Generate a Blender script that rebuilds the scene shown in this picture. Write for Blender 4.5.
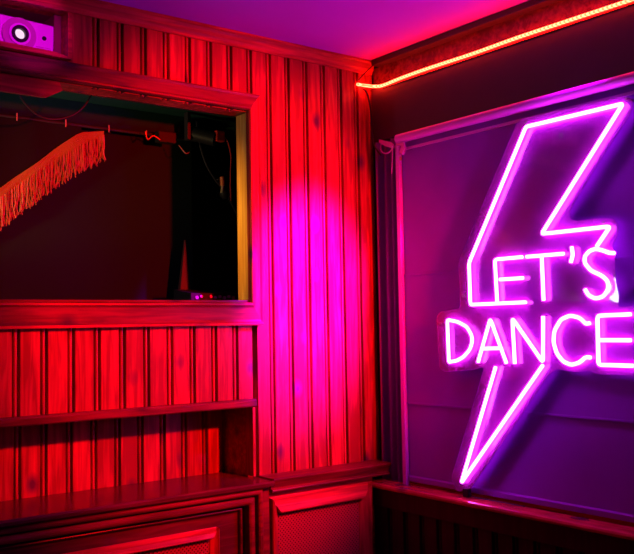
import bpy, bmesh, math, random
from mathutils import Vector, Matrix
random.seed(7)
for o in list(bpy.data.objects): bpy.data.objects.remove(o, do_unlink=True)
SC = bpy.context.scene
COL = SC.collection
R = math.radians

# ------------------------------------------------------------------ camera
yaw, pit, rol = R(37.5), R(3.154), R(-0.996)
F = Vector((math.sin(yaw)*math.cos(pit), math.cos(yaw)*math.cos(pit), math.sin(pit)))
R0 = Vector((math.cos(yaw), -math.sin(yaw), 0)); U0 = R0.cross(F)
RV = R0*math.cos(rol)+U0*math.sin(rol); UV = U0*math.cos(rol)-R0*math.sin(rol)
cam = bpy.data.cameras.new('camera'); cam_o = bpy.data.objects.new('camera', cam)
COL.objects.link(cam_o)
m = Matrix((RV, UV, -F)).transposed().to_4x4(); m.translation = Vector((0, 0, 1.5))
cam_o.matrix_world = m
cam.sensor_fit = 'HORIZONTAL'; cam.sensor_width = 36; cam.lens = 884.6/634*36
cam.clip_start = .05
SC.camera = cam_o

# ------------------------------------------------------------------ world, lights, exposure
w = bpy.data.worlds.new('dim_room'); SC.world = w; w.use_nodes = True
w.node_tree.nodes['Background'].inputs[0].default_value = (.55, .03, .10, 1)
w.node_tree.nodes['Background'].inputs[1].default_value = .004
vs = SC.view_settings
vs.view_transform = 'Standard'; vs.look = 'None'; vs.gamma = 1; vs.exposure = 0
vs.use_curve_mapping = False

def light(name, kind, loc, target, color, power, size=.3, size_y=None, cone=60, blend=.6, spread=180, sx=1):
    l = bpy.data.lights.new(name, kind); l.color = color; l.energy = power
    if kind == 'AREA':
        l.shape = 'RECTANGLE' if size_y else 'DISK'; l.size = size
        if size_y: l.size_y = size_y
        l.spread = R(spread)
    elif kind == 'SPOT':
        l.shadow_soft_size = size; l.spot_size = R(cone); l.spot_blend = blend
    else: l.shadow_soft_size = size
    o = bpy.data.objects.new(name, l); COL.objects.link(o); o.location = loc
    d = Vector(target)-Vector(loc); o.rotation_euler = d.to_track_quat('-Z', 'Y').to_euler(); o.scale = (sx, 1, 1)
    return o
# unseen red lamp clear of the right wall, its light raking the panelled wall
light('red_room_lamp', 'SPOT', (2.05, .60, 2.15), (1.76, 2.8, 1.64), (1, .0008, .0008), 600, .05, cone=54, blend=.55, sx=.82)
# violet stage spot hung near the ceiling, washing the boards beside the hatch
light('violet_stage_lamp', 'SPOT', (2.34, 1.30, 2.50), (2.10, 2.8, 1.62), (.55, .001, 1), 3800, .05, cone=30, blend=1.0, sx=.78)
# small unseen magenta spot, added to brighten the projector
light('projector_fill_spot', 'SPOT', (.75, .9, 2.40), (1.0, 2.87, 2.48), (1, .0, .95), 120, .03, cone=9, blend=.5)
# warm lamp standing in the hatch room, out of view to the left
light('warm_hatch_lamp', 'SPOT', (-.2, 3.02, 1.80), (1.828, 2.862, 1.86), (1, .50, .025), 200, .03, cone=23, blend=1.0, sx=.22)
# weak greenish fill, added unseen to lift the dark hatch room
light('hatch_room_fill', 'AREA', (0.1, 3.1, 1.7), (1.5, 3.2, 2.4), (.62, .8, .75), 3.0, .2)
light('hatch_spot', 'SPOT', (0.35, 3.0, 1.66), (1.15, 3.23, 2.10), (1, .55, .13), 24, .04, cone=50, blend=.8)
NEON = (19.0, 1.6, 21.5)
LED = (46.0, .50, .13)

# ------------------------------------------------------------------ materials
def mat(name):
    m = bpy.data.materials.new(name); m.use_nodes = True
    nt = m.node_tree; b = nt.nodes['Principled BSDF']
    return m, nt, b
def N(nt, t, **k):
    n = nt.nodes.new(t)
    for a, v in k.items(): setattr(n, a, v)
    return n
def mth(nt, op, a, b=None):
    n = N(nt, 'ShaderNodeMath', operation=op)
    for i, v in enumerate((a, b)):
        if v is None: continue
        if hasattr(v, 'is_linked'): nt.links.new(v, n.inputs[i])
        else: n.inputs[i].default_value = v
    return n.outputs[0]
def mixc(nt, f, a, b):
    n = N(nt, 'ShaderNodeMix', data_type='RGBA')
    for s, v in ((n.inputs[0], f), (n.inputs[6], a), (n.inputs[7], b)):
        if hasattr(v, 'is_linked'): nt.links.new(v, s)
        else: s.default_value = (*v, 1) if isinstance(v, tuple) else v
    return n.outputs[2]
def ramp(nt, src, lo, hi):
    n = N(nt, 'ShaderNodeMapRange'); nt.links.new(src, n.inputs[0])
    n.inputs[1].default_value = lo; n.inputs[2].default_value = hi; n.clamp = True
    return n.outputs[0]
def wood(name, light_c, dark_c, knot_c, axis='Z', boards=False, rough=.36, contrast=1.0, knots=.24, spec=.22):
    """varnished pine: grain along the axis, knots, tone per board"""
    m, nt, b = mat(name)
    g = N(nt, 'ShaderNodeNewGeometry'); sep = N(nt, 'ShaderNodeSeparateXYZ'); nt.links.new(g.outputs[0], sep.inputs[0])
    X, Y, Z = sep.outputs
    if boards:
        idx = mth(nt, 'FLOOR', mth(nt, 'DIVIDE', mth(nt, 'SUBTRACT', X, 1.129), .0888))
        wn = N(nt, 'ShaderNodeTexWhiteNoise', noise_dimensions='1D'); nt.links.new(idx, wn.inputs['W']); tone = wn.outputs[0]
        off = mth(nt, 'MULTIPLY', tone, 37.0)
    else:
        tone = None; off = 3.1
    cmb = N(nt, 'ShaderNodeCombineXYZ')
    if axis == 'Z':
        nt.links.new(mth(nt, 'ADD', X, off), cmb.inputs[0]); nt.links.new(Y, cmb.inputs[1]); nt.links.new(Z, cmb.inputs[2]); sc = (1, 1, .07)
    elif axis == 'X':
        nt.links.new(X, cmb.inputs[0]); nt.links.new(Y, cmb.inputs[1]); nt.links.new(Z, cmb.inputs[2]); sc = (.07, 1, 1)
    else:
        nt.links.new(X, cmb.inputs[0]); nt.links.new(Y, cmb.inputs[1]); nt.links.new(Z, cmb.inputs[2]); sc = (1, .07, 1)
    def mapped(s):
        mp = N(nt, 'ShaderNodeMapping'); nt.links.new(cmb.outputs[0], mp.inputs[0]); mp.inputs['Scale'].default_value = s; return mp.outputs[0]
    v = N(nt, 'ShaderNodeTexVoronoi'); v.inputs['Scale'].default_value = 8.5
    ks = tuple(.62 if c < 1 else 1 for c in sc); nt.links.new(mapped(ks), v.inputs['Vector'])
    kn = N(nt, 'ShaderNodeMapRange'); nt.links.new(v.outputs['Distance'], kn.inputs[0])
    kn.inputs[1].default_value = .06; kn.inputs[2].default_value = knots; kn.inputs[3].default_value = 1; kn.inputs[4].default_value = 0
    vc = N(nt, 'ShaderNodeSeparateColor'); nt.links.new(v.outputs['Color'], vc.inputs[0])
    sel = mth(nt, 'GREATER_THAN', vc.outputs[0], .2)
    knot = mth(nt, 'MULTIPLY', kn.outputs[0], sel)
    # grain: stretched noise, bent round the knots
    n1 = N(nt, 'ShaderNodeTexNoise'); n1.inputs['Scale'].default_value = 55; n1.inputs['Detail'].default_value = 5
    n1.inputs['Distortion'].default_value = .6; nt.links.new(mapped(sc), n1.inputs['Vector'])
    n2 = N(nt, 'ShaderNodeTexNoise'); n2.inputs['Scale'].default_value = 5; n2.inputs['Detail'].default_value = 3
    nt.links.new(mapped((1, 1, .5) if axis == 'Z' else (.5, 1, 1)), n2.inputs['Vector'])
    gr = mth(nt, 'MULTIPLY', ramp(nt, n1.outputs[0], .35, .65), .9*contrast)
    pt = mth(nt, 'MULTIPLY', ramp(nt, n2.outputs[0], .42, .70), .5*contrast)
    f = mth(nt, 'ADD', gr, pt)
    if tone is not None: f = mth(nt, 'ADD', f, mth(nt, 'MULTIPLY', tone, .35))
    f = mth(nt, 'MINIMUM', f, 1.0)
    c = mixc(nt, f, light_c, dark_c)
    c = mixc(nt, mth(nt, 'MULTIPLY', knot, .9), c, knot_c)
    nt.links.new(c, b.inputs['Base Color'])
    b.inputs['Specular IOR Level'].default_value = spec
    b.inputs['Roughness'].default_value = rough
    bp = N(nt, 'ShaderNodeBump'); bp.inputs['Strength'].default_value = .25; bp.inputs['Distance'].default_value = .001
    nt.links.new(n1.outputs[0], bp.inputs['Height']); nt.links.new(bp.outputs[0], b.inputs['Normal'])
    return m
def plain(name, c, rough=.5, metal=0, noise=.0, scale=30, bump=0, spec=.5):
    m, nt, b = mat(name); b.inputs['Specular IOR Level'].default_value = spec; b.inputs['Roughness'].default_value = rough; b.inputs['Metallic'].default_value = metal
    n = N(nt, 'ShaderNodeTexNoise'); n.inputs['Scale'].default_value = scale; n.inputs['Detail'].default_value = 4
    g = N(nt, 'ShaderNodeNewGeometry'); nt.links.new(g.outputs[0], n.inputs['Vector'])
    nt.links.new(mixc(nt, mth(nt, 'MULTIPLY', n.outputs[0], noise), c, tuple(x*.4 for x in c)), b.inputs['Base Color'])
    if bump:
        bp = N(nt, 'ShaderNodeBump'); bp.inputs['Strength'].default_value = bump; bp.inputs['Distance'].default_value = .002
        nt.links.new(n.outputs[0], bp.inputs['Height']); nt.links.new(bp.outputs[0], b.inputs['Normal'])
    return m
def glow(name, c):
    m = bpy.data.materials.new(name); m.use_nodes = True; nt = m.node_tree; nt.nodes.clear()
    e = N(nt, 'ShaderNodeEmission'); e.inputs[0].default_value = (*[x/max(c) for x in c], 1); e.inputs[1].default_value = max(c)
    o = N(nt, 'ShaderNodeOutputMaterial'); nt.links.new(e.outputs[0], o.inputs[0]); return m
P_L, P_D, P_K = (.60, .07, .05), (.24, .025, .02), (.04, .01, .07)
M = {}
M['board'] = wood('stained_pine_boards', P_L, P_D, P_K, 'Z', boards=True)
M['woodx'] = wood('stained_pine_rail', P_L, P_D, P_K, 'X')
M['woodz'] = wood('stained_pine_stile', P_L, P_D, P_K, 'Z')
M['woody'] = wood('stained_pine_sill', (.65, .07, .09), (.40, .04, .05), P_K, 'Y', rough=.12, spec=.6)
M['framex'] = wood('brown_stained_frame', (.23, .035, .035), (.09, .015, .018), (.03, .01, .03), 'X')
M['darkx'] = wood('dark_stained_pine', (.15, .03, .04), (.06, .012, .02), (.05, .015, .05), 'X', rough=.25)
M['darkb'] = wood('dark_stained_boards', (.05, .015, .02), (.025, .008, .01), (.03, .01, .02), 'Z', rough=.4)
M['raw'] = wood('raw_pine_stud', (.80, .46, .15), (.52, .24, .06), (.16, .06, .02), 'Z', rough=.5, knots=.2)
M['ceil'] = plain('painted_ceiling', (.5, .04, .85), .75, noise=.25, scale=2.5)
M['floor'] = wood('floorboards', (.18, .09, .05), (.10, .05, .03), (.04, .02, .02), 'Y')
M['wallb'] = plain('dark_plaster', (.05, .02, .05), .7, noise=.3)
M['fascia'] = plain('black_painted_fascia', (.035, .012, .03), .55, noise=.5, scale=14)
M['screen'] = plain('dark_purple_sheet', (.25, .010, .58), .85, noise=.35, scale=6)
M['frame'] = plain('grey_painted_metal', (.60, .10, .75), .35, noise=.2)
M['curtain'] = plain('blackout_curtain', (.20, .03, .32), .8, noise=.4, scale=60)
M['green'] = plain('dark_green_ceiling', (.010, .05, .045), .9, noise=.4, scale=6, spec=.1)
M['panel'] = plain('charcoal_panel', (.011, .024, .027), .9, noise=.4, scale=3, spec=.1)
M['grey'] = plain('grey_plaster', (.09, .085, .09), .8, noise=.4, scale=4)
M['black'] = plain('black_plastic', (.012, .012, .014), .5, spec=.2)
M['blackcloth'] = plain('black_cloth', (.008, .006, .01), .9, spec=.1)
M['rubber'] = plain('black_rubber', (.02, .018, .025), .5, spec=.2)
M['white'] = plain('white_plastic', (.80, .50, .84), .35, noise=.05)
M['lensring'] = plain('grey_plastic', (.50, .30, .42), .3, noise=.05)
M['gold'] = plain('gold_thread', (.34, .19, .03), .6, noise=.7, scale=160)
M['gold2'] = plain('pale_gold_thread', (.46, .36, .14), .6, noise=.5, scale=160)
M['redp'] = plain('red_plastic', (.60, .03, .02), .4)
M['orange'] = plain('orange_plastic', (.75, .2, .05), .4)
M['redlit_cloth'] = plain('red_lit_cloth', (.10, .01, .01), .8, noise=.3)  # dark red carries the glow falling on the cloth
M['olive'] = plain('olive_board', (.22, .17, .05), .7, noise=.6, scale=12)
M['silver'] = plain('dull_metal', (.22, .2, .22), .4, metal=.3)
M['mesh'] = plain('stained_lattice', (.36, .04, .05), .5, noise=.2)
M['pink'] = plain('clear_pink_plastic', (.60, .12, .6), .2)
M['neon'] = glow('neon_light', NEON)
M['lens'] = glow('projector_lens_glow', (1.05, .72, .95))
def led_mat():
    m = bpy.data.materials.new('led_strip_light'); m.use_nodes = True; nt = m.node_tree; nt.nodes.clear()
    g = N(nt, 'ShaderNodeNewGeometry'); sp = N(nt, 'ShaderNodeSeparateXYZ'); nt.links.new(g.outputs[0], sp.inputs[0])
    s = mth(nt, 'SINE', mth(nt, 'MULTIPLY', mth(nt, 'ADD', sp.outputs[1], sp.outputs[0]), 2*math.pi/.0165))
    f = ramp(nt, s, -.6, .5)
    c = mixc(nt, f, (1, .012, .004), (1, .029, .012))
    e = N(nt, 'ShaderNodeEmission'); nt.links.new(c, e.inputs[0]); e.inputs[1].default_value = LED[0]
    o = N(nt, 'ShaderNodeOutputMaterial'); nt.links.new(e.outputs[0], o.inputs[0]); return m
M['led'] = led_mat()
def acrylic():
    m = bpy.data.materials.new('clear_acrylic'); m.use_nodes = True; nt = m.node_tree; nt.nodes.clear()
    t = N(nt, 'ShaderNodeBsdfTransparent'); t.inputs[0].default_value = (.92, .86, .94, 1)
    g = N(nt, 'ShaderNodeBsdfGlossy'); g.inputs['Roughness'].default_value = .03
    d = N(nt, 'ShaderNodeBsdfDiffuse'); d.inputs[0].default_value = (.75, .10, .80, 1)
    fr = N(nt, 'ShaderNodeFresnel'); fr.inputs[0].default_value = 1.49
    m1 = N(nt, 'ShaderNodeMixShader'); m1.inputs[0].default_value = .25
    m2 = N(nt, 'ShaderNodeMixShader'); nt.links.new(fr.outputs[0], m2.inputs[0])
    nt.links.new(t.outputs[0], m1.inputs[1]); nt.links.new(d.outputs[0], m1.inputs[2])
    nt.links.new(m1.outputs[0], m2.inputs[1]); nt.links.new(g.outputs[0], m2.inputs[2])
    o = N(nt, 'ShaderNodeOutputMaterial'); nt.links.new(m2.outputs[0], o.inputs[0]); return m
M['acrylic'] = acrylic()

# ------------------------------------------------------------------ mesh helpers (all coordinates are metres in the room)
class MB:
    def __init__(s): s.v = []; s.f = []
    def add(s, v, f):
        k = len(s.v); s.v += [tuple(p) for p in v]; s.f += [tuple(i+k for i in q) for q in f]; return s
    def box(s, x0, x1, y0, y1, z0, z1, c=.0):
        if x0 > x1: x0, x1 = x1, x0
        if y0 > y1: y0, y1 = y1, y0
        if z0 > z1: z0, z1 = z1, z0
        bm = bmesh.new(); bmesh.ops.create_cube(bm, size=1)
        for v in bm.verts: v.co = Vector(((x0+x1)/2+v.co.x*(x1-x0), (y0+y1)/2+v.co.y*(y1-y0), (z0+z1)/2+v.co.z*(z1-z0)))
        if c: bmesh.ops.bevel(bm, geom=bm.edges[:], offset=c, segments=2, profile=.6, affect='EDGES')
        bm.verts.index_update()
        s.add([v.co[:] for v in bm.verts], [[v.index for v in f.verts] for f in bm.faces]); bm.free(); return s
    def sweep(s, prof, frames, caps=True, closed=True):
        """prof: 2-D points; frames: (origin, u, v)"""
        n = len(prof); vs_ = []; fs = []
        for o, u, v in frames:
            for a, b in prof: vs_.append(Vector(o)+Vector(u)*a+Vector(v)*b)
        for i in range(len(frames)-1):
            for j in range(n if closed else n-1):
                k = (j+1) % n; fs.append((i*n+j, i*n+k, (i+1)*n+k, (i+1)*n+j))
        if caps and closed:
            fs.append(tuple(range(n))[::-1]); fs.append(tuple((len(frames)-1)*n+j for j in range(n)))
        return s.add(vs_, fs)
    def extr(s, prof, axis, a, b):
        """prof in the plane across the axis: X->(y,z), Y->(x,z), Z->(x,y)"""
        e = {'X': ((1,0,0),(0,1,0),(0,0,1)), 'Y': ((0,1,0),(1,0,0),(0,0,1)), 'Z': ((0,0,1),(1,0,0),(0,1,0))}[axis]
        return s.sweep(prof, [(Vector(e[0])*t, e[1], e[2]) for t in (a, b)])
    def tube(s, pts, r, n=8, r2=None):
        pts = [Vector(p) for p in pts]; fr = []; up = None
        for i, p in enumerate(pts):
            t = ((pts[min(i+1, len(pts)-1)]-p).normalized()+(p-pts[max(i-1, 0)]).normalized()).normalized()
            if up is None: up = t.orthogonal().normalized()
            u = (up-t*up.dot(t)).normalized(); up = u; fr.append((p, u, t.cross(u)))
        prof = [(math.cos(2*math.pi*k/n)*r, math.sin(2*math.pi*k/n)*r) for k in range(n)]
        return s.sweep(prof, fr)
    def cyl(s, p0, p1, r, n=20): return s.tube([p0, p1], r, n)
    def ring(s, c, ax, r0, r1, h, n=32):
        ax = Vector(ax).normalized(); u = ax.orthogonal().normalized(); v = ax.cross(u); c = Vector(c); vs_ = []; fs = []
        for k in range(n):
            d = u*math.cos(2*math.pi*k/n)+v*math.sin(2*math.pi*k/n)
            vs_ += [c+d*r0, c+d*r1, c+d*r1+ax*h, c+d*r0+ax*h]
        for k in range(n):
            a = 4*k; b = 4*((k+1) % n)
            for j in range(4): fs.append((a+j, a+(j+1) % 4, b+(j+1) % 4, b+j))
        return s.add(vs_, fs)
    def dome(s, c, ax, r, h, n=24, rings=6):
        ax = Vector(ax).normalized(); u = ax.orthogonal().normalized(); v = ax.cross(u); c = Vector(c); vs_ = []; fs = []
        for i in range(rings):
            t = math.pi/2*i/rings
            for k in range(n):
                d = u*math.cos(2*math.pi*k/n)+v*math.sin(2*math.pi*k/n); vs_.append(c+d*r*math.cos(t)+ax*h*math.sin(t))
        vs_.append(c+ax*h)
        for i in range(rings-1):
            for k in range(n): fs.append((i*n+k, i*n+(k+1) % n, (i+1)*n+(k+1) % n, (i+1)*n+k))
        for k in range(n): fs.append(((rings-1)*n+k, (rings-1)*n+(k+1) % n, rings*n))
        fs.append(tuple(range(n))[::-1]); return s.add(vs_, fs)
    def build(s, name, material, parent=None, smooth=False):
        me = bpy.data.meshes.new(name)
        lo = [min(v[i] for v in s.v) for i in range(3)]; hi = [max(v[i] for v in s.v) for i in range(3)]
        org = Vector(((lo[0]+hi[0])/2, (lo[1]+hi[1])/2, lo[2]))
        me.from_pydata([tuple(Vector(v)-org) for v in s.v], [], s.f); me.update()
        bm = bmesh.new(); bm.from_mesh(me); bmesh.ops.recalc_face_normals(bm, faces=bm.faces); bm.to_mesh(me); bm.free()
        me.materials.append(M[material] if isinstance(material, str) else material)
        if smooth:
            me.shade_smooth()
            try: me.set_sharp_from_angle(angle=R(40))
            except Exception: pass
        o = bpy.data.objects.new(name, me); COL.objects.link(o)
        if parent:
            o.parent = parent; o.location = org-world_loc(parent)
        else: o.location = org
        return o
def world_loc(o):
    p = Vector(o.location)
    while o.parent: o = o.parent; p += Vector(o.location)
    return p
def tag(o, label=None, cat=None, group=None, kind=None):
    for k, v in (('label', label), ('category', cat), ('group', group), ('kind', kind)):
        if v: o[k] = v
    return o
def thing(name, loc, label, cat, group=None, kind=None):
    o = bpy.data.objects.new(name, None); COL.objects.link(o); o.location = loc; o.empty_display_size = .1
    return tag(o, label, cat, group, kind)
def structure(o): o['kind'] = 'structure'; return o

# ------------------------------------------------------------------ room shell
PITCH = .0888
def panel_profile(x0, x1, yf, yb, g0, pitch):
    """tongue-and-groove boards: flat board, quirk, bead, quirk"""
    p = [(x0, yb), (x0, yf)]
    k = math.ceil((x0+.012-g0)/pitch)
    while g0+k*pitch < x1-.012:
        g = g0+k*pitch
        p += [(g-.0140, yf), (g-.0128, yf+.002), (g-.0127, yf+.020), (g-.0050, yf+.020), (g-.0048, yf+.0065), (g-.0030, yf+.0045), (g, yf+.0038),
              (g+.0030, yf+.0045), (g+.0048, yf+.0065), (g+.0050, yf+.020), (g+.0127, yf+.020), (g+.0128, yf+.002), (g+.0140, yf)]
        k += 1
    return p+[(x1, yf), (x1, yb)]
G0 = 1.129
XL, XC, CZ = -.6, 2.465, 2.612
wa = thing('wall_left', (1, 2.8, 0), None, None, kind='structure')
pb = MB()
pb.extr(panel_profile(1.133, 1.860, 2.80, 2.885, G0, PITCH), 'Z', 2.318, 2.60)     # over the hatch
pb.extr(panel_profile(1.860, 2.462, 2.80, 2.885, G0, PITCH), 'Z', .90, 2.60)      # right of the hatch
pb.extr(panel_profile(XL, 1.835, 2.80, 2.885, G0-.001, .0905), 'Z', 1.206, 1.60)  # below the hatch
pb.extr(panel_profile(XL, 1.133, 2.80, 2.885, G0, PITCH), 'Z', 2.566, 2.60)       # above the projector hole
pb.build('board_panelling', 'board', wa)
MB().extr(panel_profile(XL, 1.95, 3.0, 3.03, 1.020, .0905), 'Z', .88, 1.26).build('niche_boards', 'board', wa)
MB().box(XL, 1.835, 2.885, 3.03, 1.206, 1.262).box(1.835, 1.95, 2.84, 3.03, .90, 1.30).build('niche_surround', 'woodx', wa)
MB().box(XL, 1.133, 2.80, 2.885, 2.318, 2.392).box(1.119, 1.133, 2.80, 2.885, 2.392, 2.566).build('cubby_surround', 'woodx', wa)
MB().box(1.095, 1.119, 2.86, 3.08, 2.392, 2.60).box(.6, 1.119, 3.08, 3.10, 2.392, 2.60).box(.6, 1.119, 2.885, 3.08, 2.566, 2.60).build('cubby_lining', 'olive', wa)
MB().box(1.90, 2.7, 2.885, 2.95, 0, 2.62).box(XL, 1.836, 2.72+.06, 2.95, 0, .86).build('masonry', 'wallb', wa)
wb = MB()
wb.box(2.50, 2.60, -.4, 2.885, 0, 2.612)
structure(wb.build('wall_right', 'wallb'))
structure(MB().box(-1.8, 2.5, -1.6, 2.80, CZ, CZ+.05).build('ceiling', 'ceil'))
structure(MB().box(-1.8, 2.5, -1.6, 2.80, -.05, 0).build('floor', 'floor'))

# cornice along the panelled wall
co = MB().extr([(2.80, 2.612), (2.765, 2.612), (2.765, 2.604), (2.772, 2.600), (2.777, 2.590), (2.780, 2.578), (2.788, 2.570), (2.790, 2.560), (2.80, 2.560)], 'X', XL, 2.455)
structure(co.build('trim_1', 'woodx'))

# hatch frame: mitred architrave, lining and sill
def mitre(rect, widths, prof, side):
    x0, x1, z0, z1 = rect; wx0, wx1, wz0, wz1 = widths
    def corner(cx, cz, u):
        return (x0-u*wx0 if cx == 0 else x1+u*wx1, z0-u*wz0 if cz == 0 else z1+u*wz1)
    ends = {'top': ((0, 1), (1, 1)), 'bottom': ((0, 0), (1, 0)), 'right': ((1, 0), (1, 1)), 'left': ((0, 0), (0, 1))}[side]
    mb = MB(); n = len(prof); vs_ = []
    for e in ends:
        for u, y in prof:
            x, z = corner(e[0], e[1], u); vs_.append((x, y, z))
    fs = [(j, (j+1) % n, n+(j+1) % n, n+j) for j in range(n)]+[tuple(range(n))[::-1], tuple(range(n, 2*n))]
    return mb.add(vs_, fs)
HR = (-.35, 1.820, 1.592, 2.320); HW = (.06, .049, .080, .064)
HP = [(0, 2.80), (0, 2.778), (.05, 2.770), (.14, 2.769), (.20, 2.7745), (.27, 2.776), (.80, 2.776), (.92, 2.772), (1, 2.774), (1, 2.80)]
hf = thing('trim_2', (.8, 2.8, 1.51), None, None, kind='structure')
for s_, nm, mt in (('top', 'head_rail', 'framex'), ('bottom', 'bottom_rail', 'framex'), ('right', 'stile', 'woodz'), ('left', 'stile', 'woodz')):
    mitre(HR, HW, HP, s_).build(nm, mt, hf)
MB().box(-.35, 1.828, 2.79, 2.905, 2.320, 2.334, .001).build('head_lining', 'darkx', hf)
MB().box(-.35, 1.828, 2.795, 2.905, 1.575, 1.600, .002).build('sill_board', 'darkx', hf)
MB().box(-.38, 1.868, 2.765, 2.80, 1.506, 1.516, .003).build('drip_edge', 'woodx', hf)
st = MB().box(1.828, 1.866, 2.802, 2.882, 1.602, 2.318, .002)
tag(st.build('wooden_stud', 'raw'), 'raw amber pine stud lining the right side of the dark hatch', 'stud')
# broken batten under the head of the hatch
bt = MB().add([(.5, 2.80, 2.262), (1.047, 2.80, 2.262), (1.10, 2.80, 2.292), (1.09, 2.80, 2.318), (.5, 2.80, 2.318),
               (.5, 2.815, 2.262), (1.040, 2.815, 2.262), (1.085, 2.815, 2.292), (1.075, 2.815, 2.318), (.5, 2.815, 2.318)],
              [(0, 1, 2, 3, 4), (9, 8, 7, 6, 5), (0, 5, 6, 1), (1, 6, 7, 2), (2, 7, 8, 3), (3, 8, 9, 4), (4, 9, 5, 0)])
tag(bt.build('broken_batten', 'woodx'), 'split end of red batten under the top of the hatch frame', 'batten')

# rail between the hatch panelling and the niche, niche edge
structure(MB().extr([(2.80, 1.232), (2.782, 1.231), (2.778, 1.224), (2.778, 1.206), (2.782, 1.202), (2.80, 1.202)], 'X', XL, 1.838).build('trim_3', 'framex'))
structure(MB().box(1.826, 1.838, 2.788, 2.84, .944, 1.202, .002).build('trim_4', 'woodz'))

# ------------------------------------------------------------------ hatch room behind the wall
hr = thing('wall_back', (1.3, 4.0, 1.5), None, None, kind='structure')
MB().box(-.6, 3.2, 3.9, 3.95, 1.2, 2.5).build('plaster', 'grey', hr)
MB().box(2.7, 2.75, 2.95, 3.9, 1.2, 2.5).build('side_plaster', 'grey', hr)
structure(MB().box(-.6, 2.75, 2.905, 3.9, 2.385, 2.41).build('ceiling_2', 'green'))
structure(MB().box(-.6, 2.7, 3.03, 3.9, 1.54, 1.575).build('floor_2', 'wallb'))
structure(MB().box(-.6, -.55, 2.905, 3.9, 1.5, 2.4).build('wall_far_left', 'wallb'))
tag(MB().box(-.5, 1.867, 3.30, 3.315, 1.577, 2.295, .002).build('backdrop_board', 'panel'), 'plain charcoal board closing the back of the hatch', 'board')
rl = thing('curtain_rail', (.9, 3.24, 2.283), 'thin black rail with small clips across the top of hatch', 'rail')
MB().cyl((-.5, 3.24, 2.290), (1.85, 3.24, 2.290), .006, 10).build('rod', 'rubber', rl)
for x in (.55, .82, 1.095, 1.282, 1.458, 1.62):
    MB().box(x-.002, x+.002, 3.230, 3.2335, 2.276, 2.304).build('clip', 'silver', rl)
MB().box(-.5, 1.85, 3.245, 3.30, 2.296, 2.384).build('rail_board', 'green', rl)
# black valance with gold fringe
va = thing('fringed_valance', (1.1, 3.235, 1.85), 'black cloth valance edged with gold fringe hanging in the hatch', 'valance')
import itertools
def lerp(a, b, t): return a+(b-a)*t
def edge(x):          # lower edge of the cloth
    pts = [(.30, 1.62), (.60, 1.745), (.85, 1.91), (1.037, 2.021), (1.082, 2.059), (1.17, 2.125), (1.25, 2.195), (1.338, 2.262), (1.437, 2.277)]
    for (a, za), (b, zb) in zip(pts, pts[1:]):
        if a <= x <= b: return lerp(za, zb, (x-a)/(b-a))
    return pts[-1][1]
def low(x):           # lower edge of the braid, where the strands begin
    pts = [(.30, 1.585), (.60, 1.71), (.85, 1.875), (1.037, 1.985), (1.17, 2.090), (1.30, 2.185), (1.428, 2.256), (1.437, 2.256)]
    for (a, za), (b, zb) in zip(pts, pts[1:]):
        if a <= x <= b: return lerp(za, zb, (x-a)/(b-a))
    return pts[-1][1]
def wv(x, z): return 3.236+.003*math.sin(x*38+z*5)
cl = MB(); n = 48; vs_ = []; fs = []
for i in range(n+1):
    x = lerp(.30, 1.345, i/n)
    for z in (2.284, edge(x)):
        vs_ += [(x, wv(x, z), z), (x, wv(x, z)+.003, z)]
for i in range(n):
    a = 4*i; b = a+4
    fs += [(a, a+2, b+2, b), (a+1, b+1, b+3, a+3), (a, b, b+1, a+1), (a+2, a+3, b+3, b+2)]
cl.add(vs_, fs).build('cloth', 'blackcloth', va, True)
br = MB()
for k in range(7):
    pts = []
    for i in range(41):
        x = lerp(.30, 1.436, i/40); z = lerp(edge(x), low(x), (k+.5)/7); pts.append((x, wv(x, z)-.005-.001*math.sin(i*1.3+k), z))
    br.tube(pts, .0036, 5)
br.build('braid', 'gold', va, True)
for mt, sel in (('gold', 0), ('gold2', 1)):
    fr = MB(); rnd = random.Random(11)
    x = .31
    while x < 1.436:
        L = lerp(.145, .098, (x-.3)/1.136)+rnd.uniform(-.012, .010); z0 = low(x)+.004
        pale = rnd.random() < (.30 if x < 1.12 else .06)
        y = wv(x, z0)-.006+rnd.uniform(-.005, .004); r = rnd.uniform(.0014, .0026)
        pts = [(x+rnd.uniform(-.0022, .0022)*j, y+rnd.uniform(-.0015, .0015)*j, z0-L*j/4) for j in range(5)]
        if int(pale) == sel: fr.tube(pts, r, 4)
        x += rnd.uniform(.0013, .0024)
    o = fr.build('fringe_strands', mt, va); tag(o, 'pale gold strands' if sel else 'orange gold strands', kind='stuff')
# loop of cable and the things at the right of the hatch room
def smooth(pts, k=6):
    P = [Vector(p) for p in pts]; out = []
    for i in range(len(P)-1):
        p0, p1, p2, p3 = P[max(i-1, 0)], P[i], P[i+1], P[min(i+2, len(P)-1)]
        for j in range(k):
            t = j/k; out.append(.5*((2*p1)+(p2-p0)*t+(2*p0-5*p1+4*p2-p3)*t*t+(3*p1-p0-3*p2+p3)*t**3))
    return out+[P[-1]]
tag(MB().tube(smooth([(1.02, 3.0, 2.386), (1.027, 3.0, 2.311), (1.055, 3.0, 2.273), (1.09, 3.0, 2.249), (1.133, 3.0, 2.241), (1.187, 3.0, 2.252), (1.235, 3.0, 2.28), (1.273, 3.0, 2.325), (1.30, 3.0, 2.386)]), .0028, 6).build('hanging_cable', 'rubber', None, True),
    'black cable looping down from the green ceiling inside the hatch', 'cable')
sl = thing('spotlight', (1.93, 3.15, 2.24), 'small black spotlight with red gel clamped high inside hatch', 'spotlight')
MB().cyl((1.805, 3.17, 2.30), (1.865, 3.11, 2.275), .030, 20).build('lamp_body', 'black', sl, True)
MB().ring((1.865, 3.11, 2.275), (1, -1, -.4), .012, .031, .006).build('rim', 'black', sl)
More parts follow.
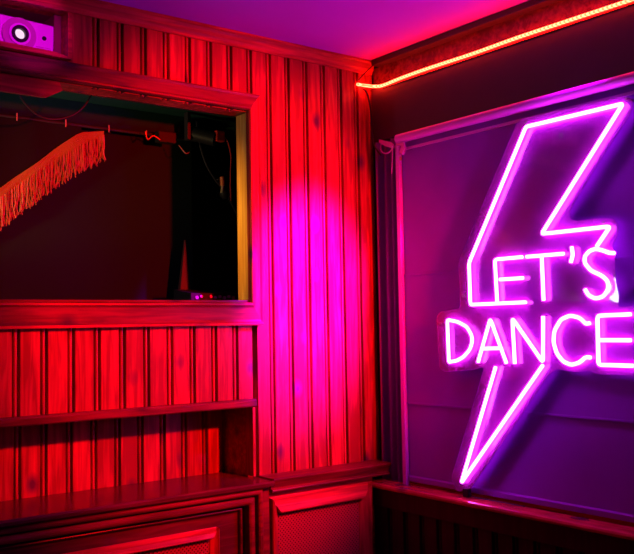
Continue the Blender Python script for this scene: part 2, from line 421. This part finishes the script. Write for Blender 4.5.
MB().box(1.860, 1.900, 3.08, 3.112, 2.262, 2.306, .004).build('gel_box', 'redp', sl)
MB().box(1.765, 1.780, 3.15, 3.18, 2.27, 2.384, .002).box(1.780, 1.815, 3.16, 3.175, 2.29, 2.305).build('bracket', 'rubber', sl)
MB().tube(smooth([(1.900, 3.09, 2.285), (1.913, 3.08, 2.26), (1.920, 3.07, 2.20), (1.917, 3.07, 2.13), (1.923, 3.08, 2.02)]), .002, 6).build('red_cord', 'redp', sl, True)
tag(MB().tube(smooth([(1.83, 3.19, 2.36), (1.84, 3.19, 2.28), (1.87, 3.19, 2.19), (1.91, 3.18, 2.12), (1.96, 3.17, 2.06), (2.02, 3.17, 1.96)]), .0042, 6).build('power_cable', 'rubber', None, True),
    'thick black cable hanging behind the amber stud in the hatch', 'cable')
pg = thing('cable_plug', (1.88, 3.10, 2.05), 'orange and black cable plug hanging beside the amber stud', 'plug')
MB().cyl((1.895, 3.10, 2.118), (1.897, 3.10, 2.082), .009, 12).build('collar', 'orange', pg, True)
MB().cyl((1.897, 3.10, 2.082), (1.893, 3.10, 2.052), .006, 12).build('neck', 'gold2', pg, True)
MB().dome((1.905, 3.10, 2.055), (.2, 0, -1), .022, .030).build('body', 'black', pg, True)
MB().tube([(1.895, 3.10, 2.114), (1.872, 3.10, 2.106)], .0022, 6).build('pin', 'silver', pg)
jc = thing('junction_box', (1.70, 3.2, 2.24), 'black junction box with loose wires on the hatch rail', 'box')
MB().box(1.655, 1.735, 3.19, 3.228, 2.255, 2.300, .004).build('housing', 'black', jc)
MB().tube(smooth([(1.60, 3.20, 2.29), (1.61, 3.2, 2.26), (1.63, 3.19, 2.275), (1.66, 3.19, 2.262)]), .0025, 6).build('red_wire', 'redp', jc, True)
MB().tube(smooth([(1.745, 3.19, 2.25), (1.765, 3.17, 2.215), (1.785, 3.17, 2.222)]), .0018, 6).build('pale_wire', 'silver', jc, True)
sp = MB().extr([(1.878, 1.577), (2.14, 1.577), (2.14, 2.02), (1.890, 2.12), (1.878, 2.10)], 'Y', 3.36, 3.62)
tag(sp.build('speaker_cabinet', 'black'), 'black cabinet with sloping top standing in the hatch room corner', 'cabinet')
rc = MB().add([(1.746, 3.20, 1.60), (1.805, 3.20, 1.60), (1.776, 3.20, 1.86), (1.746, 3.225, 1.60), (1.805, 3.225, 1.60), (1.776, 3.21, 1.86), (1.775, 3.18, 1.60)],  # pointed wedge, the red glow there put into its colour
              [(0, 6, 2), (6, 1, 2), (3, 5, 4), (0, 2, 5, 3), (1, 4, 5, 2), (0, 3, 4, 1, 6)])
tag(rc.build('red_lit_drape', 'redlit_cloth'), 'pointed cloth, red glow in its colour, beside the charcoal board', 'drape')
mx = thing('mixer', (1.80, 3.08, 1.60), 'small black audio mixer with pinkish knobs on the hatch floor', 'mixer')
MB().extr([(3.02, 1.600), (3.16, 1.600), (3.16, 1.655), (3.02, 1.635)], 'X', 1.70, 1.93).build('case', 'black', mx)
for i in range(9):
    x = 1.722+.021*i
    if i == 2: continue
    MB().cyl((x, 3.021, 1.618+.004*(i % 2)), (x, 3.012, 1.618+.004*(i % 2)), .0062, 10).build('knob', 'pink', mx)

# ------------------------------------------------------------------ projector in the cubby
structure(MB().add([(.6, 2.770, 2.400), (1.121, 2.770, 2.393), (1.121, 3.08, 2.393), (.6, 3.08, 2.400), (.6, 2.770, 2.418), (1.06, 2.770, 2.409), (1.121, 2.770, 2.398), (1.121, 3.08, 2.398), (.6, 3.08, 2.412)],
                   [(0, 1, 6, 5, 4), (3, 8, 7, 2), (0, 3, 2, 1), (4, 5, 6, 7, 8), (0, 4, 8, 3), (1, 2, 7, 6)]).build('trim_5', 'woodx'))
pj = thing('video_projector', (1.0, 2.92, 2.42), 'white video projector with round lens in the high wall cubby', 'projector')
py0, py1 = 2.868, 3.06
bm_ = MB().add([(.80, py0, 2.414), (1.092, py0, 2.414), (1.108, py0, 2.528), (.80, py0, 2.540), (.80, py1, 2.414), (1.085, py1, 2.414), (1.098, py1, 2.530), (.80, py1, 2.540)],
               [(0, 1, 2, 3), (7, 6, 5, 4), (0, 4, 5, 1), (1, 5, 6, 2), (2, 6, 7, 3), (3, 7, 4, 0)])
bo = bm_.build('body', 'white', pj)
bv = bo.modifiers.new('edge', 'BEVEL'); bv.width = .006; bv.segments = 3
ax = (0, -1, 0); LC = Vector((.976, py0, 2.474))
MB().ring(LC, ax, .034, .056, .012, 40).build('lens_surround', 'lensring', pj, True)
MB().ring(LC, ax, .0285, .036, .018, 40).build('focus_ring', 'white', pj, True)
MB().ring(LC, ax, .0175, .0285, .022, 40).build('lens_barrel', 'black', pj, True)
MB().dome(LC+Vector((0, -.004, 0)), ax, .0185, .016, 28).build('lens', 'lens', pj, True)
MB().cyl((1.063, py0-.002, 2.479), (1.063, py0+.004, 2.479), .0075, 20).build('sensor_window', 'black', pj)
vg = MB()
for i in range(5): vg.box(1.035, 1.088, py0-.0012, py0+.001, 2.425+.0052*i, 2.427+.0052*i)
vg.build('vent', 'lensring', pj)
tag(MB().box(1.078, 1.094, 2.90, 2.96, 2.40, 2.470, .002).build('wood_block', 'redp'), 'small red block between the projector and the cubby side', 'block')

# ------------------------------------------------------------------ dado shelf and cabinets
def nested(mb, x0, x1, ztop, zbot, w, y0, yb):
    """moulding: a rounded bead running up, across and down; mitred"""
    prof = [(0, yb), (0, y0+.006), (.25, y0+.001), (.5, y0), (.75, y0+.001), (1, y0+.006), (1, yb)]
    rect = (x0+w, x1-w, zbot, ztop-w)
    for s_ in ('top', 'left', 'right'):
        q = mitre(rect, (w, w, 0, w), prof, s_); mb.add(q.v, q.f)
    return mb
lc = thing('wall_cabinet', (.8, 2.74, 0), 'long dark red wooden cabinet with stepped mouldings under the niche', 'cabinet')
MB().extr([(2.995, .915), (2.995, .938), (2.690, .938), (2.684, .932), (2.684, .922), (2.692, .917), (2.700, .915)], 'X', XL, 1.851).build('top_shelf', 'darkx', lc)
MB().box(1.812, 1.850, 2.722, 2.775, 0, .915, .002).build('stile', 'framex', lc)
MB().box(XL, 1.812, 2.757, 2.775, .76, .915).box(1.60, 1.812, 2.757, 2.775, 0, .76).box(XL, 1.60, 2.757, 2.775, 0, .25).build('carcass', 'darkx', lc)
nested(MB(), -.45, 1.812, .913, .0, .020, 2.700, 2.757).build('outer_moulding', 'framex', lc)
nested(MB(), -.43, 1.784, .884, .0, .024, 2.712, 2.757).build('inner_moulding', 'framex', lc)
nested(MB(), -.40, 1.745, .850, .0, .010, 2.738, 2.757).build('fillet', 'darkx', lc)
def lattice(x0, x1, z0, z1, y, pitch, wd):
    """diagonal strips clipped to the rectangle"""
    mb = MB()
    for sgn in (1, -1):
        k0 = (x0-sgn*z1 if sgn > 0 else x0+z0); k1 = (x1-z0 if sgn > 0 else x1+z1)
        k = k0
        while k < k1:
            pts = []
            for z in (z0, z1):
                x = k+sgn*z
                if x0 <= x <= x1: pts.append((x, z))
            for x in (x0, x1):
                z = (x-k)*sgn
                if z0 < z < z1: pts.append((x, z))
            if len(pts) >= 2:
                a, b = pts[0], pts[1]
                if math.hypot(a[0]-b[0], a[1]-b[1]) > .01:
                    yy = y if sgn > 0 else y+.0016
                    d = Vector((b[0]-a[0], 0, b[1]-a[1])).normalized(); nrm = Vector((d.z, 0, -d.x))*wd/2
                    A = Vector((a[0], yy, a[1])); B = Vector((b[0], yy, b[1])); t = Vector((0, .0014, 0))
                    mb.add([A-nrm, A+nrm, B+nrm, B-nrm, A-nrm+t, A+nrm+t, B+nrm+t, B-nrm+t], [(0, 1, 2, 3), (7, 6, 5, 4), (0, 4, 5, 1), (1, 5, 6, 2), (2, 6, 7, 3), (3, 7, 4, 0)])
            k += pitch
    return mb
def grille(parent, x0, x1, ztop, zbot, wl, wr, wt, yf, ym):
    """bolection frame sloping in to the lattice"""
    rect = (x0+wl, x1-wr, zbot, ztop-wt)
    prof_s = [(0, ym), (0, ym-.006), (.12, ym-.010), (.70, yf+.004), (.82, yf), (.94, yf+.002), (1, yf+.010), (1, ym)]
    up = [(0, ym), (0, ym-.016), (.06, yf), (.14, yf-.001), (.55, yf+.006), (.92, ym-.006), (1, ym-.004), (1, ym)]
    for s_, nm, mt in (('top', 'frame_rail', 'woodx'), ('left', 'frame_stile', 'woodz'), ('right', 'frame_stile', 'woodz')):
        prof = up if s_ == 'top' else prof_s
        mitre(rect, (wl, wr, 0, wt), prof, s_).build(nm, mt, parent)
    lattice(x0+wl, x1-wr, zbot, ztop-wt, ym-.003, .0150, .0055).build('lattice_grille', 'mesh', parent)
    MB().box(x0+wl*.5, x1-wr*.5, ym+.003, ym+.006, zbot, ztop-wt*.5).build('grille_backing', 'blackcloth', parent)
grille(lc, .20, 1.640, .795, .25, .030, .030, .034, 2.722, 2.750)
rc = thing('radiator_cover', (2.1, 2.74, 0), 'red wooden radiator cover with diamond lattice grille in the corner', 'radiator cover')
MB().extr([(2.80, .943), (2.698, .943), (2.692, .940), (2.693, .936), (2.716, .906), (2.704, .902), (2.702, .898), (2.705, .894), (2.714, .892), (2.80, .892)], 'X', 1.853, 2.430).build('top_shelf', 'framex', rc)
MB().box(1.853, 2.37, 2.745, 2.78, .855, .893).box(1.853, 1.862, 2.745, 2.78, 0, .86).box(2.355, 2.38, 2.745, 2.78, 0, .86).build('carcass', 'woodx', rc)
grille(rc, 1.860, 2.345, .868, .10, .040, .050, .058, 2.712, 2.745)

# ------------------------------------------------------------------ right wall: beam, fascia, LED strip, screen
structure(MB().box(2.425, 2.499, -.4, 2.76, 2.588, 2.611, .002).build('trim_6', 'fascia'))
structure(MB().box(2.468, 2.499, -.4, 2.799, 2.495, 2.588).build('trim_7', 'darkx'))
fb = MB().box(2.445, 2.499, -.4, 2.785, 2.268, 2.497, .003)
structure(fb.build('trim_8', 'fascia'))
ls = smooth([(2.372, 2.792, 2.508), (2.392, 2.788, 2.507), (2.415, 2.772, 2.503), (2.430, 2.745, 2.497), (2.435, 2.70, 2.492), (2.436, 2.60, 2.497), (2.436, 2.45, 2.499), (2.436, 2.2, 2.497), (2.436, 2.0, 2.500), (2.436, 1.8, 2.499), (2.436, 1.5, 2.497), (2.436, 1.0, 2.498), (2.436, -.3, 2.498)], 8)
lt = thing('led_strip', (2.43, 1.3, 2.49), 'glowing orange-red LED strip along the top of the black fascia', 'LED strip')
MB().tube(ls, .0062, 6).build('light_tube', 'led', lt)
MB().box(2.44, 2.4449, -.3, 2.72, 2.485, 2.4905).build('backing_tape', 'redp', lt)
tag(MB().tube(smooth([(2.395, 2.785, 2.492), (2.412, 2.775, 2.470), (2.425, 2.77, 2.40), (2.427, 2.765, 2.30), (2.422, 2.75, 2.25), (2.424, 2.725, 2.215), (2.43, 2.715, 2.20)]), .0035, 6).build('dangling_lead', 'rubber', None, True),
    'dark lead hanging from the LED strip end down the corner', 'cable')
tag(MB().tube(smooth([(2.378, 2.79, 2.525), (2.40, 2.775, 2.555), (2.425, 2.745, 2.588)]), .002, 6).build('thin_wire', 'rubber', None, True),
    'thin dark wire running diagonally up the corner above the LED strip', 'wire')
rs = thing('roller_screen', (2.43, 1.7, .89), 'pulled down dark purple roller screen filling the right wall opening', 'screen')
MB().cyl((2.408, .2, 2.243), (2.408, 2.59, 2.243), .0185, 20).build('roller_tube', 'frame', rs, True)
MB().box(2.418, 2.428, .2, 2.585, 2.196, 2.206, .001).build('top_batten', 'frame', rs)
MB().box(2.430, 2.433, .2, 2.59, 1.692, 2.24).box(2.4275, 2.4305, .2, 2.59, 1.186, 1.698).box(2.430, 2.433, .2, 2.59, .90, 1.192).build('sheet', 'screen', rs)
for z in (1.695, 1.189): MB().box(2.4235, 2.4275, .2, 2.588, z-.004, z+.004, .001).build('hem', 'screen', rs)
MB().extr([(2.424, .883), (2.436, .883), (2.437, .900), (2.430, .906), (2.423, .900)], 'Y', .2, 2.588).build('bottom_bar', 'screen', rs)
MB().box(2.414, 2.432, 2.592, 2.612, .868, 2.225, .002).build('side_channel', 'frame', rs)
# scrolled end brackets
def scroll(c, rr, a0, a1, n=14):
    return [(c[0], c[1]+math.cos(lerp(a0, a1, i/n))*rr*1.25, c[2]+math.sin(lerp(a0, a1, i/n))*rr) for i in range(n+1)]
b1 = MB().extr([(2.700, 2.262), (2.640, 2.240), (2.618, 2.222), (2.622, 2.212), (2.66, 2.226), (2.700, 2.248)], 'X', 2.405, 2.42)
b1.tube(scroll((2.412, 2.660, 2.228), .030, R(200), R(395)), .0032, 6)
b1.build('end_bracket', 'pink', rs, True)
b2 = MB().extr([(2.590, 2.226), (2.545, 2.222), (2.537, 2.195), (2.550, 2.172), (2.572, 2.185), (2.556, 2.205), (2.562, 2.214), (2.588, 2.216)], 'X', 2.396, 2.404)
b2.build('end_bracket', 'pink', rs, True)
MB().cyl((2.40, 2.568, 2.168), (2.40, 2.567, 2.152), .0045, 10).build('cord_end', 'gold2', rs, True)
MB().tube(smooth([(2.40, 2.612, 2.222), (2.405, 2.62, 2.17), (2.41, 2.632, 2.11)]), .002, 6).build('pull_cord', 'pink', rs, True)
# folded curtain between the panelled wall and the screen
cu = MB(); pr_ = []
nf = 56
for i in range(nf+1):
    y = lerp(2.785, 2.618, i/nf); pr_.append((2.455+.016*math.sin(i/nf*math.pi*2*3.6+.6)+.005*math.sin(i/nf*31), y))
pr_ = pr_+[(x+.004, y) for x, y in reversed(pr_)]
cu.sweep([(0, 0)], [((0,0,0),(1,0,0),(0,1,0))], caps=False) if False else None
zs = [.868, 1.2, 1.6, 2.0, 2.262]
cu.sweep([(a-2.455, b-2.70) for a, b in pr_], [((2.455, 2.70, z), (1+.06*math.sin(z*3), 0, 0), (0, 1, 0)) for z in zs])
tag(cu.build('curtain', 'curtain', None, True), 'narrow dark purple folded curtain between the panelling and screen', 'curtain')

# sill and boarded wall below the screen
sl_ = MB().extr([(2.35, .857), (2.352, .864), (2.358, .867), (2.499, .869), (2.499, .845), (2.36, .845), (2.352, .849)], 'Y', -.4, 2.775)
tag(structure(sl_.build('trim_9', 'woody')))
lw = MB()
prof = [(b, a) for a, b in panel_profile(-.4, 2.742, 2.378, 2.44, .30, .0905)]
lw.extr(prof, 'Z', 0, .775)
structure(lw.build('wall_right_dado', 'darkb'))
structure(MB().box(2.366, 2.44, -.4, 2.742, .775, .845, .003).build('trim_10', 'darkb'))

# ------------------------------------------------------------------ neon sign
ST = [
 ('bolt_tube', [(1.944,1.567),(2.196,1.566),(2.197,1.717),(1.921,2.163),(1.547,2.163),(1.870,1.792),(1.608,1.791),(1.659,1.733)]),
 ('letter_e', [(1.953,1.721),(2.075,1.721),(2.070,1.570)], [(2.056,1.650),(1.953,1.650)]),
 ('letter_t', [(1.936,1.721),(1.784,1.720)], [(1.872,1.716),(1.870,1.570)]),
 ('apostrophe', [(1.752,1.740),(1.748,1.713),(1.758,1.689)]),
 ('letter_s', [(1.596,1.707),(1.614,1.709),(1.635,1.718),(1.660,1.726),(1.685,1.722),(1.705,1.705),(1.705,1.683),(1.684,1.659),(1.645,1.641),(1.623,1.622),(1.622,1.597),(1.641,1.576),(1.670,1.569),(1.695,1.581),(1.707,1.601)]),
 ('letter_d', [(2.310,1.358),(2.313,1.514),(2.260,1.505),(2.216,1.487),(2.194,1.457),(2.191,1.434),(2.204,1.405),(2.236,1.378),(2.273,1.363),(2.310,1.358)]),
 ('letter_a', [(2.167,1.360),(2.104,1.514),(2.036,1.359)], [(2.142,1.409),(2.066,1.411)]),
 ('letter_n', [(2.000,1.358),(2.005,1.514),(1.881,1.366),(1.874,1.519)]),
 ('letter_c', [(1.693,1.493),(1.708,1.491),(1.729,1.510),(1.766,1.519),(1.804,1.507),(1.831,1.470),(1.836,1.433),(1.824,1.396),(1.800,1.370),(1.769,1.360),(1.737,1.369),(1.712,1.387),(1.695,1.385)]),
 ('letter_e', [(1.547,1.518),(1.665,1.516),(1.667,1.363),(1.546,1.363)], [(1.656,1.440),(1.550,1.440)]),
 ('bolt_tube', [(2.085,1.346),(2.263,.922),(1.881,1.357)])]
OUT = [(2.326,.930),(2.298,.884),(2.238,.898),(2.044,1.122),(1.875,1.320),(1.842,1.344),(1.803,1.341),(1.757,1.337),(1.711,1.343),(1.682,1.333),(1.518,1.333),(1.506,1.542),(1.605,1.542),(1.594,1.563),(1.603,1.610),(1.607,1.672),(1.602,1.703),(1.615,1.732),(1.593,1.761),(1.588,1.791),(1.605,1.816),(1.655,1.822),(1.745,1.823),(1.771,1.836),(1.763,1.864),(1.655,1.995),(1.529,2.135),(1.521,2.165),(1.540,2.190),(1.942,2.196),(1.973,2.184),(2.262,1.726),(2.258,1.556),(2.366,1.544),(2.383,1.521),(2.374,1.330),(2.343,1.319),(2.203,1.331),(2.150,1.343)]
ns = thing('neon_sign', (2.39, 1.9, .885), "magenta neon lightning bolt sign reading LET'S DANCE hung before the dark screen", 'neon sign')
def corner_pts(pts, r=.010):
    """round the bends a little, as bent tube does"""
    out = [Vector((2.380, *pts[0]))]
    P = [Vector((2.380, a, b)) for a, b in pts]
    for i in range(1, len(P)-1):
        a = (P[i-1]-P[i]); b = (P[i+1]-P[i]); k = min(r, a.length*.4, b.length*.4)
        pa = P[i]+a.normalized()*k; pb_ = P[i]+b.normalized()*k
        for t in (0, .33, .67, 1): out.append((1-t)**2*pa+2*t*(1-t)*P[i]+t*t*pb_)
    return out+[P[-1]]
for it in ST:
    mb = MB()
    for pts in it[1:]: mb.tube(corner_pts(pts), .0064, 7)
    mb.build(it[0], 'neon', ns, True)
ac = MB(); n = len(OUT)
bmx = bmesh.new()
fv = [bmx.verts.new((2.393, a, b)) for a, b in OUT]; f = bmx.faces.new(fv)
bmesh.ops.bevel(bmx, geom=bmx.verts[:], offset=.006, segments=3, affect='VERTICES')
ex = bmesh.ops.extrude_face_region(bmx, geom=bmx.faces[:])
for v in ex['geom']:
    if isinstance(v, bmesh.types.BMVert): v.co.x += .004
bmx.verts.index_update()
ac.add([v.co[:] for v in bmx.verts], [[v.index for v in f.verts] for f in bmx.faces]); bmx.free()
ac.build('backing_panel', 'acrylic', ns)
for y, z in ((1.545, 2.178), (1.93, 2.18), (1.64, 1.806), (2.24, 1.60), (2.36, 1.50), (1.53, 1.36), (2.27, .92)):
    MB().cyl((2.391, y, z), (2.4275, y, z), .005, 12).build('standoff', 'silver', ns, True)
MB().box(2.384, 2.402, 2.236, 2.262, .872, .902, .002).build('plug_block', 'black', ns)
MB().tube(smooth([(2.388, 2.24, .89), (2.396, 2.22, .876), (2.405, 2.17, .873), (2.41, 2.0, .873)]), .0022, 6).build('power_lead', 'rubber', ns, True)
